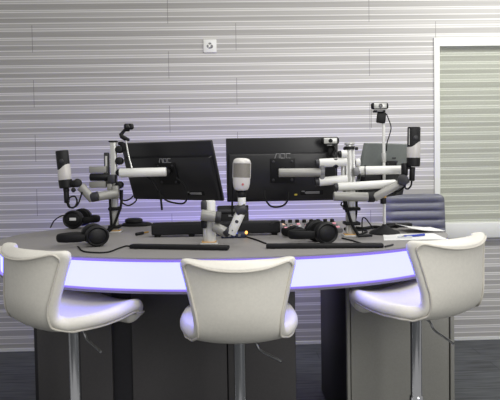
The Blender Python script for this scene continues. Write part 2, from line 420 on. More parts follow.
# ------------------------------------------------------------------ monitors
def monitor(name, label, loc, rz, tilt, shellm, w=.61, h=.355, logo=True, lab=True, low=False):
    t = thing(name, label, 'monitor', loc)
    t.rotation_euler = (tilt, 0, rz)
    bm = B(); rbox(bm, (0, 0, 0), (w, .022, h), .006)
    sh = obj('back_shell', bm, shellm, t, local=True)
    bm = B(); hh = h*(.42 if low else .735); zc = -h*(.27 if low else .10)                          # thicker lower housing, chamfered to the shell
    vs = []
    for y, s, zs in ((-.010, 1, 1), (-.030, .985, .985), (-.036, .965, .965)):
        vs.append([bm.verts.new((x*w*.485*s, y, zc + z*hh*.5*zs)) for x, z in ((-1, -1), (1, -1), (1, 1), (-1, 1))])
    for a, b_ in zip(vs, vs[1:]):
        for k in range(4): bm.faces.new((a[k], a[(k+1) % 4], b_[(k+1) % 4], b_[k]))
    bm.faces.new(vs[0]); bm.faces.new(vs[-1][::-1])
    bmesh.ops.bevel(bm, geom=bm.edges[:], offset=.004, segments=1, affect='EDGES')
    obj('housing', bm, BLACKP if low else shellm, t, local=True)
    bm = B(); rbox(bm, (0, .0115, .003), (w-.02, .003, h-.03), .001); obj('screen', bm, SCREEN, t, local=True)
    bm = B(); rbox(bm, (0, -.040, 0), (.135, .010, .135), .003); vp = obj('mount_plate', bm, BLACKP, t, local=True)
    for sx in (-1, 1):
        for sz in (-1, 1):
            bm = B(); lathe(bm, [(.008, 0), (.008, .004), (.004, .006), (.001, .006)], (sx*.05, -.0445, sz*.05), Matrix.Rotation(PI/2, 3, 'X'), 12)
            obj('bolt', bm, DARKG, vp, local=True)
    if logo and low:
        bm = B()
        for k in range(3): rbox(bm, (.06+k*.016, -.0115, .075), (.010, .002, .012), .0005)
        obj('logo', bm, DARKG, t, local=True, label='small dark maker mark')
    elif logo:
        rx = Matrix.Rotation(PI/2, 3, 'X')
        bm = B(); z0 = .0795
        def stroke(pts): tube(bm, [(p[0], -.0372, z0+p[1]) for p in pts], .0028, 6)
        stroke([(-.042, -.013), (-.034, .012), (-.018, .012), (-.018, -.013)])          # A
        stroke([(-.010, -.012), (-.010, .012), (.012, .012), (.012, -.012), (-.010, -.012)])   # O
        stroke([(.042, -.012), (.020, -.012), (.020, .012), (.042, .012)])               # C
        obj('logo', bm, LOGO, t, local=True, label='raised grey letters AOC')
    if lab:
        bm = B(); rbox(bm, (.165, -.0366, -.125), (.075, .002, .014), .0005); rbox(bm, (.112, -.0366, -.117), (.018, .002, .006), .0005)
        rbox(bm, (.125, -.0366, -.125), (.006, .002, .008), .0005)
        obj('port_label', bm, GREYP, t, local=True, label='small grey label')
        bm = B(); rbox(bm, (.16, -.0364, -.124), (.125, .001, .026), .0004); obj('port_cover', bm, BLACKM, t, local=True)
    return t
mL = monitor('monitor', 'black monitor seen from behind, angled, on the arm of the left-hand pole', P(171.3, 171.2, 3.31), rad(-29), rad(20), MONB, w=.64, h=.365)
mC = monitor('monitor', 'black monitor facing squarely away behind the middle microphone', P(282, 169.5, 3.07), rad(0), rad(8), MONB, h=.352)
bm = B(); rbox(bm, (.072, -.0368, -.135), (.016, .003, .009), .001); obj('cable_tag', bm, mat('yellow_tag', (200, 180, 60), .5), mC, local=True, label='tiny yellow tag')
mR = monitor('monitor', 'monitor with painted grey glare, seen obliquely behind the right-hand microphone', P(383, 170.5, 3.22), rad(46), rad(14), MONGLARE, w=.52, h=.32, logo=True, lab=False, low=True)

# ------------------------------------------------------------------ pole and monitor arm, left
def deskpt(px, py, z=DZ): return PZ(px, py, z)
b0 = deskpt(115.5, 232); YL = b0.y
armL = thing('monitor_stand', 'tall aluminium pole at the left of the desk with clamps and white arm', 'monitor arm', (b0.x, YL, DZ))
topz = P(115, 142, YL).z
bm = B(); rbox(bm, (b0.x, YL, (DZ+.006+topz)/2), (.034, .034, topz-DZ-.006), .006); rbox(bm, (b0.x+.005, YL-.0165, (DZ+.01+topz)/2), (.007, .004, topz-DZ-.02), .001)
pole = obj('pole', bm, ALU, armL)
bm = B(); rbox(bm, (b0.x, YL, topz+.003), (.046, .046, .008), .002); obj('end_cap', bm, BLACKP, pole)
bm = B(); rbox(bm, (b0.x, YL, DZ+.004), (.075, .075, .0085), .003); bs = obj('base_plate', bm, ALU, armL)
bm = B(); rbox(bm, (b0.x, YL, DZ+.010), (.060, .060, .004), .001); obj('ring', bm, ORANGE, bs, label='orange ring')
z_ = lambda px, py, Y: P(px, py, Y).z
def vbar(bm, px0, px1, py0, py1, Y, d=.03, bev=.004):
    a, b_ = P((px0+px1)/2, py0, Y), P((px0+px1)/2, py1, Y)
    w_ = (P(px1, py0, Y) - P(px0, py0, Y)).x
    rbox(bm, ((a.x+b_.x)/2, Y, (a.z+b_.z)/2), (w_, d, abs(a.z-b_.z)), bev)
bm = B(); vbar(bm, 104.5, 109.5, 152.5, 186, YL+.03, .025); obj('side_rail', bm, DARKG, armL)
bm = B(); vbar(bm, 105.5, 107.5, 156, 186, YL+.012, .012, .001); obj('rail_insert', bm, ALU, armL)
for py in (149.5, 161, 172.5, 185):
    bm = B(); p = P(119.5, py, YL-.005); rod(bm, p+Vector((0, -.026, 0)), p+Vector((0, .026, 0)), .0215 if py != 172.5 else .019, .006); obj('clamp', bm, BLACKP, armL)
bm = B(); p = P(112, 179, YL-.03); rbox(bm, p, (.045, .05, .05), .01); obj('clamp_block', bm, DARKG, armL)
bm = B(); p = P(110, 187, YL-.03); rbox(bm, p, (.032, .03, .045), .01); obj('clamp_block', bm, ARMG, armL)
bm = B(); a, b_ = P(119.5, 173, YL-.035), P(166.5, 171.8, YL-.035); rod(bm, a, b_, .0255, .004, 24); obj('arm_tube', bm, ARMW, armL)
bm = B(); p = P(167, 172, YL-.01); rod(bm, p, Vector((mL.location.x-.008, mL.location.y-.045, mL.location.z)), .018, .004); obj('swivel', bm, BLACKP, armL)
# two pale tubes aimed at the viewer and their clamp
bm = B(); p = P(98.5, 169.5, YL); rbox(bm, p, (.098, .05, .036), .004); obj('arm_tube', bm, ARMG, armL, label='pale tube end above the clamp')
bm = B(); p = P(98.5, 184.5, YL); rbox(bm, p, (.094, .05, .036), .004); obj('arm_tube', bm, ARMG, armL, label='pale tube end under the clamp')
bm = B(); rod(bm, P(90, 177.2, YL-.015), P(109, 177, YL-.015), .022, .006); obj('clamp', bm, BLACKP, armL, label='dark clamp between two pale tubes')
# cables strapped to the pole
for k, path in enumerate(([(109.5, 187, YL-.02), (110, 200, YL-.03), (110.5, 212, YL-.032), (111, 226, YL-.02), (106, 231, YL-.02)],
                          [(122, 190, YL-.02), (121, 205, YL-.03), (117.5, 216, YL-.034), (113, 227, YL-.034), (108.5, 231.5, YL-.04)])):
    wire('cable', path, .0075, '', parent=armL)
for py in (208.5, 226.5):
    bm = B(); p = P(115, py, YL); rbox(bm, p, (.066, .072, .018), .005); obj('strap', bm, BLACKM, armL)
wire('monitor_cable', [(119, 186, YL+.05), (119, 196, YL+.06), (124, 200.5, YL+.06), (130, 199, YL+.06), (133, 196, YL+.1)], .0045, 'thin black cable looping from the left pole to the angled monitor')
wire('monitor_cable', [(120, 190, YL+.06), (121, 201, YL+.09), (128, 205.5, YL+.09), (135, 202, YL+.10), (137, 198, YL+.12)], .0045, 'lower thin black cable loop under the angled monitor')
wire('monitor_cable', [(146, 176, YL-.01), (152, 181, YL-.015), (158, 191, YL-.02), (165, 199.5, YL-.02), (175, 203, YL-.03), (184, 203, YL-.035), (187, 196, YL-.03), (184, 185, YL-.01), (176, 178, YL+.0)], .005, 'black cable hanging in a deep loop behind the angled monitor')
wire('monitor_cable', [(159, 190, YL-.03), (160.5, 197, YL-.03), (161.5, 205, YL-.03), (162, 210, YL-.03)], .006, 'short black cable end dangling under the angled monitor')

# ------------------------------------------------------------------ microphones
def mic(name, label, top, bot, w, d, kind):
    """top/bot: world points of the body's ends; w, d: width and depth"""
    ax = (top-bot); Lh = ax.length; x = Vector((1, 0, 0)); zz = ax.normalized(); x = (x - zz*x.dot(zz)).normalized(); y = zz.cross(x)
    Rm = Matrix((x, y, zz)).transposed()
    t = thing(name, label, 'microphone', bot)
    r = w/2; k = d/w
    if kind == 'black':
        s = .44
        wav = lambda xx: .010*math.sin(xx/r*2.2) + .006*(xx/r)
        bm = B(); lathe(bm, [(r*.86, 0), (r*.97, Lh*.02), (r, Lh*.20), (r*.98, Lh*.23), (.001, Lh*.23)], bot, Rm, 28, 1, k); obj('base_ring', bm, BLACKP, t)
        bm = B(); lathe(bm, [(r*.95, Lh*.215), (r*.985, Lh*.225), (r*.99, Lh*.40), (r*.985, Lh*.55), (r*.98, Lh*.56), (.001, Lh*.56)], bot, Rm, 28, 1, k, ((3, 4), wav)); obj('body', bm, MICW, t)
        bm = B(); lathe(bm, [(r*.93, Lh*.50), (r*.95, Lh*.58), (r*.95, Lh*.975), (r*.91, Lh*.993), (r*.82, Lh), (.001, Lh)], bot, Rm, 28, 1, k); gr = obj('grille', bm, GRILLE, t)
        bm = B(); c_ = bot + zz*Lh*.72 - y*(r*k*.93); lathe(bm, [(.012, 0), (.012, .003), (.009, .005), (.001, .005)], c_, align(-y), 16); obj('badge', bm, DARKG, t)
        return t, Rm
    bm = B(); lathe(bm, [(r*.58, 0), (r*.74, Lh*.025), (r*.88, Lh*.10), (r*.96, Lh*.22), (r, Lh*.40), (.001, Lh*.41)], bot, Rm, 32, 1, k); obj('body', bm, MICW, t)
    bm = B(); lathe(bm, [(r*.965, Lh*.38), (r*.975, Lh*.42), (r*.975, Lh*.84), (.001, Lh*.85)], bot, Rm, 32, 1, k); obj('grille', bm, GRILLEG, t)
    bm = B(); lathe(bm, [(r*.985, Lh*.835), (r, Lh*.845), (r*.99, Lh*.87), (r*.93, Lh*.93), (r*.78, Lh*.972), (r*.5, Lh*.995), (.001, Lh)], bot, Rm, 32, 1, k); obj('top_cap', bm, MICW, t)
    for sx in (-1, 1):
        bm = B(); tube(bm, [bot + x*sx*r*.97 + zz*Lh*.38, bot + x*sx*r*.975 + zz*Lh*.86], .0022, 8); obj('side_frame', bm, MICW, t)
    bm = B(); c_ = bot + zz*Lh*.20 - y*(r*k*.955) + x*.006; lathe(bm, [(.0055, -.002), (.0055, .002), (.001, .003)], c_, align(-y), 14); obj('badge', bm, REDB, t, label='small red badge')
    return t, Rm

# left microphone and its arm
YM = YL - .12
micL, _ = mic('microphone', 'black and white microphone at the far left, on a folded grey arm', P(61.8, 150.5, YM), P(66, 188, YM), 13.2/560*YM, .06, 'black')
ma = thing('microphone_boom', 'short folded grey arm holding the far-left microphone', 'microphone arm', P(112, 196, YL-.05))
bm = B(); rod(bm, P(71, 184, YM), P(77, 183.5, YM), .020, .005); rod(bm, P(77.5, 183, YM-.025), P(77.5, 183, YM+.025), .024, .006); obj('swivel_joint', bm, BLACKP, ma)
bm = B(); rod(bm, P(80.5, 186.5, YM), P(93, 199.5, YM), .0245, .003, sx=1, sy=.8); obj('arm_tube', bm, ARMG, ma)
bm = B(); rod(bm, P(91, 197.5, YM), P(99, 196, YM), .0265, .004, sx=1, sy=.9); obj('elbow_joint', bm, DARKG, ma)
bm = B(); rod(bm, P(97.5, 196.6, YM), P(117, 193.5, YL-.05), .0245, .003); obj('arm_tube', bm, ARMG, ma)
bm = B(); rbox(bm, P(116, 192, YL-.035), (.034, .05, .075), .008); obj('pole_clamp', bm, ARMG, ma)
bm = B(); rod(bm, P(66, 188, YM), P(66.5, 192, YM), .016, .003); rod(bm, P(66.2, 191.5, YM), P(67, 203, YM), .0145, .004); obj('connector', bm, BLACKP, micL)
bm = B(); rod(bm, P(73.5, 190, YM-.02), P(73.5, 190, YM+.02), .013, .004); obj('knob', bm, BLACKP, ma)
wire('microphone_cable', [(67, 202.5, YM), (69, 207, YM-.01), (74, 207.5, YM-.02), (77, 202, YM-.02), (75, 196.5, YM-.02), (70, 197.5, YM-.03), (68.5, 203, YM-.04), (71, 207.5, YM-.04), (77, 205.5, YM-.03), (80, 199, YM-.02), (82, 192, YM-.02)], .0045, 'black cable curled in loops beneath the far-left microphone')

# ------------------------------------------------------------------ middle microphone with its short pole
b1 = deskpt(211, 243.5); YC = b1.y
armC = thing('microphone_boom', 'short white pole with a folded grey arm carrying the middle microphone', 'microphone arm', (b1.x, YC, DZ))
zt = P(211, 200.5, YC).z
bm = B(); rod(bm, (b1.x, YC, DZ+.008), (b1.x, YC, zt), .0255, .004); obj('pole', bm, ARMW, armC)
bm = B(); p = P(205.6, 243, YC); rod(bm, (p.x, YC-.004, DZ+.008), (p.x, YC-.004, P(205, 221, YC).z), .0115, .002); obj('thin_post', bm, ALU, armC)
bm = B(); rbox(bm, (b1.x-.008, YC, DZ+.004), (.085, .07, .0085), .003); bs = obj('base_plate', bm, ALU, armC)
bm = B(); rbox(bm, (b1.x-.008, YC, DZ+.010), (.07, .056, .004), .001); obj('ring', bm, ORANGE, bs, label='orange ring')
bm = B(); vbar(bm, 201, 207, 200.5, 210, YC-.01, .05, .008); obj('clamp', bm, DARKG, armC)
bm = B(); vbar(bm, 201, 207, 219.5, 228, YC-.01, .05, .008); obj('clamp', bm, BLACKP, armC)
YA = YC - .055
bm = B(); rod(bm, P(201, 214.8, YA), P(217, 217, YA), .0265, .004); obj('arm_tube', bm, ARMG, armC)
bm = B(); rod(bm, P(215, 216.8, YA), P(221, 217.4, YA), .0275, .004); obj('end_joint', bm, DARKG, armC)
bm = B(); rod(bm, P(214, 226.5, YA+.012), P(227, 233, YA-.01), .024, .003); obj('arm_tube', bm, ARMG, armC)
bm = B(); rod(bm, P(226, 229, YA-.02), P(230.5, 233.5, YA-.02), .0275, .006); obj('elbow_joint', bm, DARKG, armC)
bm = B(); rod(bm, P(231, 234, YA-.03), P(240.5, 213, YA-.04), .0225, .004); ut = obj('arm_tube', bm, ARMW, armC, label='white upright tube')
for px, py in ((236.8, 221.5), (240.5, 215.0), (232.5, 230.5)):
    bm = B(); rod(bm, P(px, py, YA-.06), P(px, py, YA-.03), .0085 if px == 236.8 else .003, .002, 10); obj('knob' if px == 236.8 else 'screw', bm, DARKG, ut)
bm = B(); rod(bm, P(236, 212, YA-.04), P(246.5, 207.5, YA-.04), .0275, .008); obj('swivel_joint', bm, DARKG, armC)
bm = B(); rod(bm, P(241.8, 207, YA-.04), P(241.8, 196, YA-.04), .0185, .003); obj('collar', bm, ARMW, armC)
bm = B(); rod(bm, P(241.5, 197.5, YA-.04), P(241.5, 191, YA-.04), .022, .006); rbox(bm, P(241, 189.5, YA-.04), (.058, .05, .02), .008); obj('cradle', bm, BLACKP, armC)
micC, _ = mic('microphone', 'plump white microphone with grey mesh, in front of the square-on monitor', P(242, 158, YA-.05), P(241.2, 190.5, YA-.05), 17.4/560*YA, .07, 'white')

# right-hand pole with its many tubes
b2 = deskpt(350.5, 236); YR = b2.y
armR = thing('monitor_stand', 'tall aluminium pole right of centre crowded with white horizontal tubes', 'monitor arm', (b2.x, YR, DZ))
topz = P(350, 144, YR).z
bm = B(); rod(bm, (b2.x, YR, DZ+.006), (b2.x, YR, topz), .020, .002); rbox(bm, (b2.x+.018, YR, (topz+DZ)/2), (.012, .03, topz-DZ-.03), .002)
rbox(bm, (b2.x-.018, YR, (topz+DZ)/2), (.010, .026, topz-DZ-.03), .002); pole = obj('pole', bm, ALU, armR)
bm = B(); lathe(bm, [(.024, 0), (.026, .002), (.026, .010), (.022, .012), (.001, .012)], (b2.x, YR, topz-.004)); obj('end_cap', bm, ALU, pole)
bm = B(); rod(bm, P(343.5, 148.5, YR), P(358, 148.5, YR), .008, .002); lathe(bm, [(.027, 0), (.027, .016), (.001, .016)], (b2.x, YR, P(350, 149.5, YR).z)); obj('cap_ring', bm, BLACKP, pole)
bm = B(); rbox(bm, (b2.x, YR, DZ+.004), (.08, .075, .0085), .003); bs = obj('base_plate', bm, ALU, armR)
bm = B(); rbox(bm, (b2.x, YR, DZ+.010), (.068, .06, .004), .001); obj('ring', bm, ORANGE, bs, label='orange ring')
def tb(name, x0, y0, Y0, x1, y1, Y1, px, m, parent=armR, bev=.004, label=None):
    b_ = B(); rod(b_, P(x0, y0, Y0), P(x1, y1, Y1), px/2/560*(Y0+Y1)/2, bev, 24); return obj(name, b_, m, parent, label=label)
Y1 = YR - .035
tb('arm_tube', 319, 163.2, Y1, 346.5, 161.8, Y1, 8.8, ARMW, label='upper white tube by the webcam')
tb('end_cap', 315.5, 163.5, Y1, 319.5, 163.2, Y1, 8.2, DARKG)
tb('arm_tube', 319, 181.8, Y1, 347.5, 179.2, Y1, 8.8, ARMW, label='lower white tube by the webcam')
tb('end_cap', 315, 182.2, Y1, 319.5, 181.8, Y1, 8.2, DARKG)
tb('elbow_post', 322, 161, Y1-.004, 322, 184, Y1-.004, 6, GREYP)
tb('arm_tube', 278.5, 172.8, Y1, 321, 172.4, Y1, 8.8, ARMG, label='grey tube reaching the square-on monitor')
tb('elbow_joint', 320.2, 172.4, Y1, 324.2, 172.4, Y1, 9, GREYP)
bm = B(); rod(bm, P(281, 172.6, Y1), Vector((mC.location.x, mC.location.y-.045, P(281, 172, Y1).z)), .02, .004); obj('swivel', bm, BLACKP, armR)
tb('stub_tube', 341, 154.2, Y1, 347, 154, Y1, 7.6, ARMW); tb('stub_cap', 338, 154.3, Y1, 341.4, 154.2, Y1, 7, BLACKP)
tb('clamp', 335.5, 158.5, Y1-.004, 335.5, 167.5, Y1-.004, 6, DARKG)
tb('link_post', 343, 158, Y1+.02, 343, 185, Y1+.02, 4, ALU)
tb('clamp', 353.5, 172, Y1, 359, 171.6, Y1, 9, GREYP); tb('clamp_knob', 357.5, 176, Y1, 360, 176, Y1, 7.5, BLACKP)
tb('stub_tube', 355.5, 162.5, Y1+.03, 360, 162.3, Y1+.03, 8, ARMW)
tb('arm_tube', 356.5, 170.6, YR, 404.5, 169.8, YR, 8.6, ARMW, label='upper white tube running to the right')
tb('arm_tube', 337.5, 187.0, Y1-.02, 395.5, 183.6, Y1-.0, 8.4, ARMW, label='lower white tube running to the right')
tb('end_cap', 334, 187.4, Y1-.02, 338, 187, Y1-.02, 7.6, DARKG)
wire('cable', [(343, 178, YR+.045), (345.5, 200, YR-.02), (348, 212, YR-.034), (352, 224, YR-.036), (357, 233, YR-.04), (361, 236.2, YR-.05)], .008, '', parent=armR)
wire('cable', [(356, 188, YR+.01), (356.5, 202, YR+.0), (356, 214, YR-.01), (354, 226, YR+.01), (357, 231.5, YR)], .007, '', parent=armR)
wire('cable', [(342, 192, YR), (344.5, 204, YR-.01), (346.5, 212, YR-.03)], .006, '', parent=armR)
wire('cable', [(365, 165, YR-.03), (365.2, 178, YR-.04), (365, 191, YR-.045)], .0025, '', parent=armR)
wire('cable', [(342, 202, YR), (341, 205, YR-.01), (343.5, 206, YR-.02), (344, 203, YR-.02)], .004, '', parent=armR)
for py in (208.5, 223):
    bm = B(); rbox(bm, P(351.5, py, YR), (.078, .085, .016), .005); obj('strap', bm, BLACKM, armR)

bm = B(); rbox(bm, P(391, 187.5, YR+.20), (.075, .05, .075), .012, Matrix.Rotation(rad(20), 3, 'Y')); obj('tilt_bracket', bm, BLACKP, armR)
# right-hand microphone arm + mic
maR = thing('microphone_boom', 'grey two-piece arm rising to the black-topped right-hand microphone', 'microphone arm', P(350, 196, YR-.06))
Y2 = YR - .10
tb('arm_tube', 333.5, 196.3, Y2, 370, 197, Y2, 9.4, ARMG, maR)
tb('elbow_joint', 367.5, 197, Y2, 374.5, 197.1, Y2, 10.4, BLACKP, maR)
tb('arm_tube', 374, 198, Y2-.01, 402, 182.3, Y2-.01, 8.4, ARMG, maR)
bm = B(); rod(bm, P(403, 180, Y2-.05), P(403, 180, Y2+.03), .027, .007); rod(bm, P(400, 183.5, Y2-.01), P(407, 178, Y2-.01), .024, .006); obj('swivel_joint', bm, DARKG, maR)
bm = B(); rod(bm, P(404.5, 163, Y2-.01), P(404.5, 176, Y2-.01), .0165, .006); rbox(bm, P(407, 167.5, Y2-.01), (.04, .02, .016), .004); obj('mount_post', bm, BLACKP, maR)
micR, _ = mic('microphone', 'black-topped white microphone at the far right beside the tall webcam stand', P(414, 127, Y2-.02), P(413.3, 166.5, Y2-.02), 13.4/560*Y2, .06, 'black')
bm = B(); tube(bm, [P(409.2, 145, Y2-.048), P(409.2, 128.5, Y2-.048)], .0022, 8); obj('grille_strip', bm, ALU, micR, label='slim silver strip on the grille')
bm = B(); rod(bm, P(412.5, 167, Y2-.02), P(411.8, 181, Y2-.02), .0135, .004); obj('connector', bm, BLACKP, micR)
wire('microphone_cable', [(411.8, 180, Y2-.02), (411, 185.5, Y2-.02), (408, 188.8, Y2-.03), (405, 187.5, Y2-.04), (406, 181, Y2-.05), (404, 187, Y2-.03), (399, 191, Y2-.01), (392, 192.5, Y2), (384, 194.5, Y2+.05)], .0045, 'black cable looping under the far-right microphone')

# ------------------------------------------------------------------ webcams
def webcam(label, c, w, rz, tilt, silver, wide):
    t = thing('webcam', label, 'webcam', c); t.rotation_euler = (tilt, 0, rz)
    h = w*.38 if wide else w*.62
    bm = B(); rbox(bm, (0, 0, 0), (w, .03, h), .012, seg=3); sh = obj('housing', bm, BLACKP, t, local=True)
    if silver:
        bm = B(); rbox(bm, (0, -.0148, 0), (w*.72, .006, h*.82), .002); obj('face_plate', bm, ALU, t, local=True)
    bm = B(); lathe(bm, [(h*.30, 0), (h*.30, .006), (h*.22, .0065), (h*.2, .004), (.001, .004)], (0, -.0165, 0), Matrix.Rotation(PI/2, 3, 'X'), 20); obj('lens', bm, SCREEN, t, local=True)
    return t
YW = 3.03
wc = webcam('silver-fronted webcam clipped on the top edge of the square-on monitor', P(330, 140.8, YW-.045), 18/560*YW, 0, 0, True, True)
bm = B(); rbox(bm, (0, .0, -.024), (.052, .03, .012), .004); rbox(bm, (.008, .016, -.055), (.036, .018, .06), .006); obj('clip', bm, BLACKP, wc, local=True)
bm = B(); rbox(bm, (-.004, -.016, -.024), (.026, .003, .006), .001); obj('clip_label', bm, GREYP, wc, local=True)
wire('webcam_cable', [(332, 146, YW-.03), (335, 150, YW-.05), (333, 155, YW-.06), (335.5, 160, YW-.10), (336, 167, YR-.06)], .007, 'black cable hanging down from the webcam on the square-on monitor')
# webcam on the tall stand
bS = deskpt(384.5, 233.5); YS = bS.y
std = thing('webcam_stand', 'slim pale rod on a round black base holding a webcam high', 'stand', (bS.x, YS, DZ))
bm = B(); lathe(bm, [(.078, 0), (.080, .004), (.072, .012), (.035, .028), (.014, .042), (.010, .05), (.001, .05)], (bS.x, YS, DZ+.0005), seg=32); obj('base', bm, BLACKM, std)
tz = P(384, 119, YS).z
bm = B(); rod(bm, (bS.x, YS, DZ+.045), (bS.x, YS, tz), .0075, .001, 14); obj('rod', bm, ARMW, std)
bm = B(); p = P(384, 196, YS); rod(bm, (bS.x, YS, p.z-.012), (bS.x, YS, p.z+.008), .011, .003); obj('collar', bm, ORANGE, std, label='orange collar')
bm = B(); p = P(384, 200, YS); rod(bm, (bS.x-.005, YS, p.z-.02), (bS.x-.005, YS, p.z+.012), .016, .003); obj('joint', bm, BLACKP, std)
p = P(384, 158.5, YS); bm = B(); rod(bm, (bS.x, YS, p.z-.02), (bS.x, YS, p.z+.03), .0115, .003); obj('sleeve', bm, ALU, std)
wc2 = webcam('silver-fronted webcam held high on the tall slim stand', P(379.6, 106, YS-.01), 17.5/560*YS, 0, rad(0), True, True)
bm = B(); rbox(bm, (-.004, -.004, -.028), (.062, .03, .012), .004); rbox(bm, (.010, .008, -.060), (.045, .03, .058), .006, Matrix.Rotation(rad(8), 3, 'Y')); cl = obj('clip', bm, BLACKP, wc2, local=True)
bm = B(); rbox(bm, (-.004, -.021, -.028), (.03, .003, .006), .001); obj('clip_label', bm, GREYP, wc2, local=True)
wire('webcam_cable', [(386.5, 114, YS-.01), (388.5, 119, YS-.02), (391, 127, YS-.02), (389.5, 135, YS-.02), (387, 143, YS-.02), (386.5, 151, YS-.01)], .0028, 'thin black cable beside the rod of the tall webcam stand')
wire('wire', [(371.3, 108, YS), (371.2, 118, YS), (371.3, 128, YS)], .0008, 'very thin wire hanging from the high webcam', 'wire')
# left webcam on a jointed gooseneck
YG = YL - .01
wc3 = webcam('small dark webcam tipped sideways on a zigzag bracket above the left pole', P(128.8, 126.6, YG), 7.5/560*YG*1.3, rad(28), rad(-12), False, False)
gn = thing('webcam_bracket', 'black zigzag bracket on a thin rod clipped to the left pole', 'bracket', P(126, 144, YG))
bm = B(); tube(bm, [P(126, 129, YG+.02), P(124, 131, YG+.02), P(120.8, 134.8, YG), P(121.5, 136.5, YG), P(125.5, 138.8, YG), P(129.5, 140, YG)], [.010, .009, .011, .012, .013, .007], 10); rbox(bm, P(127, 130, YG+.02), (.03, .02, .018), .005); obj('bracket_arm', bm, BLACKP, gn)
bm = B(); tube(bm, smooth_path([P(125.8, 139.5, YG), P(126.8, 146, YG-.02), P(129, 157, YG-.04), P(131.8, 168, YG-.05)]), .0042, 8); obj('rod', bm, ALU, gn)
bm = B(); rbox(bm, P(123, 147, YG), (.03, .03, .05), .008); rbox(bm, P(121, 143.5, YG), (.03, .03, .02), .006); obj('bracket_clamp', bm, BLACKM, gn)

# ------------------------------------------------------------------ headphones
def headphones(label, c, rz, tilt=0, labelled=False, d=.047, span=.15, spread=.07, bandz=0.):
    t = thing('headphones', label, 'headphones', c); t.rotation_euler = (0, tilt, rz)
    for s in (-1, 1):
        bm = B(); Rm = align((0, s, 0))
        lathe(bm, [(d*.80, -.012), (d*.97, -.008), (d, 0), (d, .014), (d*.95, .024), (d*.85, .028), (d*.78, .024), (d*.74, .022), (d*.6, .027), (d*.3, .030), (.001, .031)], (0, s*spread, d), Rm, 30, 1.12, 1); cup = obj('ear_cup', bm, BLACKP, t, local=True)
        bm = B(); lathe(bm, [(d*.55, 0), (d*.86, .001), (d*.93, .008), (d*.86, .017), (d*.55, .018)], (0, s*(spread-.028), d), Rm, 30, 1.12, 1); obj('ear_pad', bm, BLACKM, cup, local=True)
        if labelled and s == -1:
            bm = B(); rbox(bm, (.006, -spread-.0305, d+.006), (.036, .003, .016), .001); obj('sticker', bm, PAPER, cup, local=True, label='white sticker')
    pts = [(.0, -spread-.004, d+.01)] + [(-.05-(span-.05)*math.sin(rad(a)), -(spread+.004)*math.cos(rad(a)), d*.9+bandz*math.sin(rad(a))) for a in range(0, 181, 15)] + [(.0, spread+.004, d+.01)]
    bm = B(); n_ = len(pts); tube(bm, pts, [.010]*2 + [.013]*(n_-4) + [.010]*2, 12, 1.5, .75); obj('headband', bm, BLACKM, t, local=True)
    return t
def on_desk(px, py, dz=0):
    p = deskpt(px, py); return Vector((p.x, p.y, DZ+dz))
hp = on_desk(74.5, 228.5); headphones('black headphones with a white sticker, below the far-left microphone', hp + Vector((.005, .06, .0005)), rad(180-6), labelled=False, d=.056, span=.13, spread=.065)
hL = [o for o in COL.objects if o.name.startswith('headphones')][-1]
cupn = [c for c in hL.children if c.name.startswith('ear_cup')][-1]      # outer face of the near cup
bm = B(); rbox(bm, (-.006, .065+.0305, .056+.004), (.040, .003, .017), .001); obj('sticker', bm, PAPER, cupn, local=True, label='white sticker')
hp = on_desk(96, 246.5); headphones('black headphones lying at the front left of the desk', hp + Vector((-.016, .05, .0005)), rad(24), d=.050, span=.17, spread=.050)
hp = on_desk(329, 244.0); headphones('black headphones lying in front of the right-hand pole', hp + Vector((-.03, .05, .0005)), rad(18), d=.052, span=.16, spread=.046)
wire('headphone_cable', [(66, 215, 3.13), (60, 216.5, 3.16), (54, 221, 3.2), (50.5, 227.5, 3.25)], .0035, 'thin black cable curving off the sticker-marked headphones onto the desk end')
dsk = lambda *pix, z=DZ+.004: [(PZ(a, b_, z),) for a, b_ in pix]
wire('headphone_cable', dsk((78, 246.5), (83, 251), (95, 252.5), (108, 252), (118, 248.5), (126, 246), (131, 246.5)), .0035, 'thin black cable on the desk between headphones and left slim bar')
wire('headphone_cable', dsk((342, 238), (352, 240.5), (362, 243.5)), .0035, 'thin black cable trailing right from the headphones by the right pole')
# second dark headset behind the mixer front
q = on_desk(297, 236.5); t = headphones('small black headset lying on the desk before the mixer', q + Vector((.0, .015, .0005)), rad(12), d=.026, span=.07, spread=.036)

# ------------------------------------------------------------------ slim bars, soundbar, puck, mixer, hub
def slimbar(label, x0, y0, x1, y1):
    a, b_ = on_desk(x0, y0), on_desk(x1, y1); d = b_-a; ang = math.atan2(d.y, d.x); L = d.length
    t = thing('slim_bar', label, 'bar', (a+b_)/2)
    t.rotation_euler = (0, 0, ang)
    bm = B(); rbox(bm, (0, .022, .0105), (L, .045, .018), .005); obj('bar', bm, BLACKP, t, local=True)
    bm = B()
    for s in (-1, 1): rbox(bm, (s*(L/2-.03), .022, .001), (.02, .035, .003), .001)
    obj('foot_pads', bm, BLACKM, t, local=True)
    return t
slimbar('slim black bar lying along the desk front, left of the middle stool', 129, 249, 227.5, 250.8)
slimbar('slim black bar lying along the desk front, before the right-hand headphones', 266, 249, 384, 248.3)
a, b_ = deskpt(152, 237.0), deskpt(281, 236.0); YB = (a.y+b_.y)/2
t = thing('soundbar', 'long black soundbar lying behind the middle microphone pole', 'speaker', ((a.x+b_.x)/2, YB+.04, DZ))
L = b_.x-a.x
bm = B(); rbox(bm, ((a.x+b_.x)/2, YB+.042, DZ+.042), (L, .075, .062), .008); obj('cabinet', bm, BLACKP, t)
bm = B(); rbox(bm, ((a.x+b_.x)/2, YB+.0045, DZ+.042), (L-.02, .004, .05), .001); obj('front_cloth', bm, mat('speaker_cloth', (26, 26, 29), .9, var=.3, scale=300, bump=.3), t)
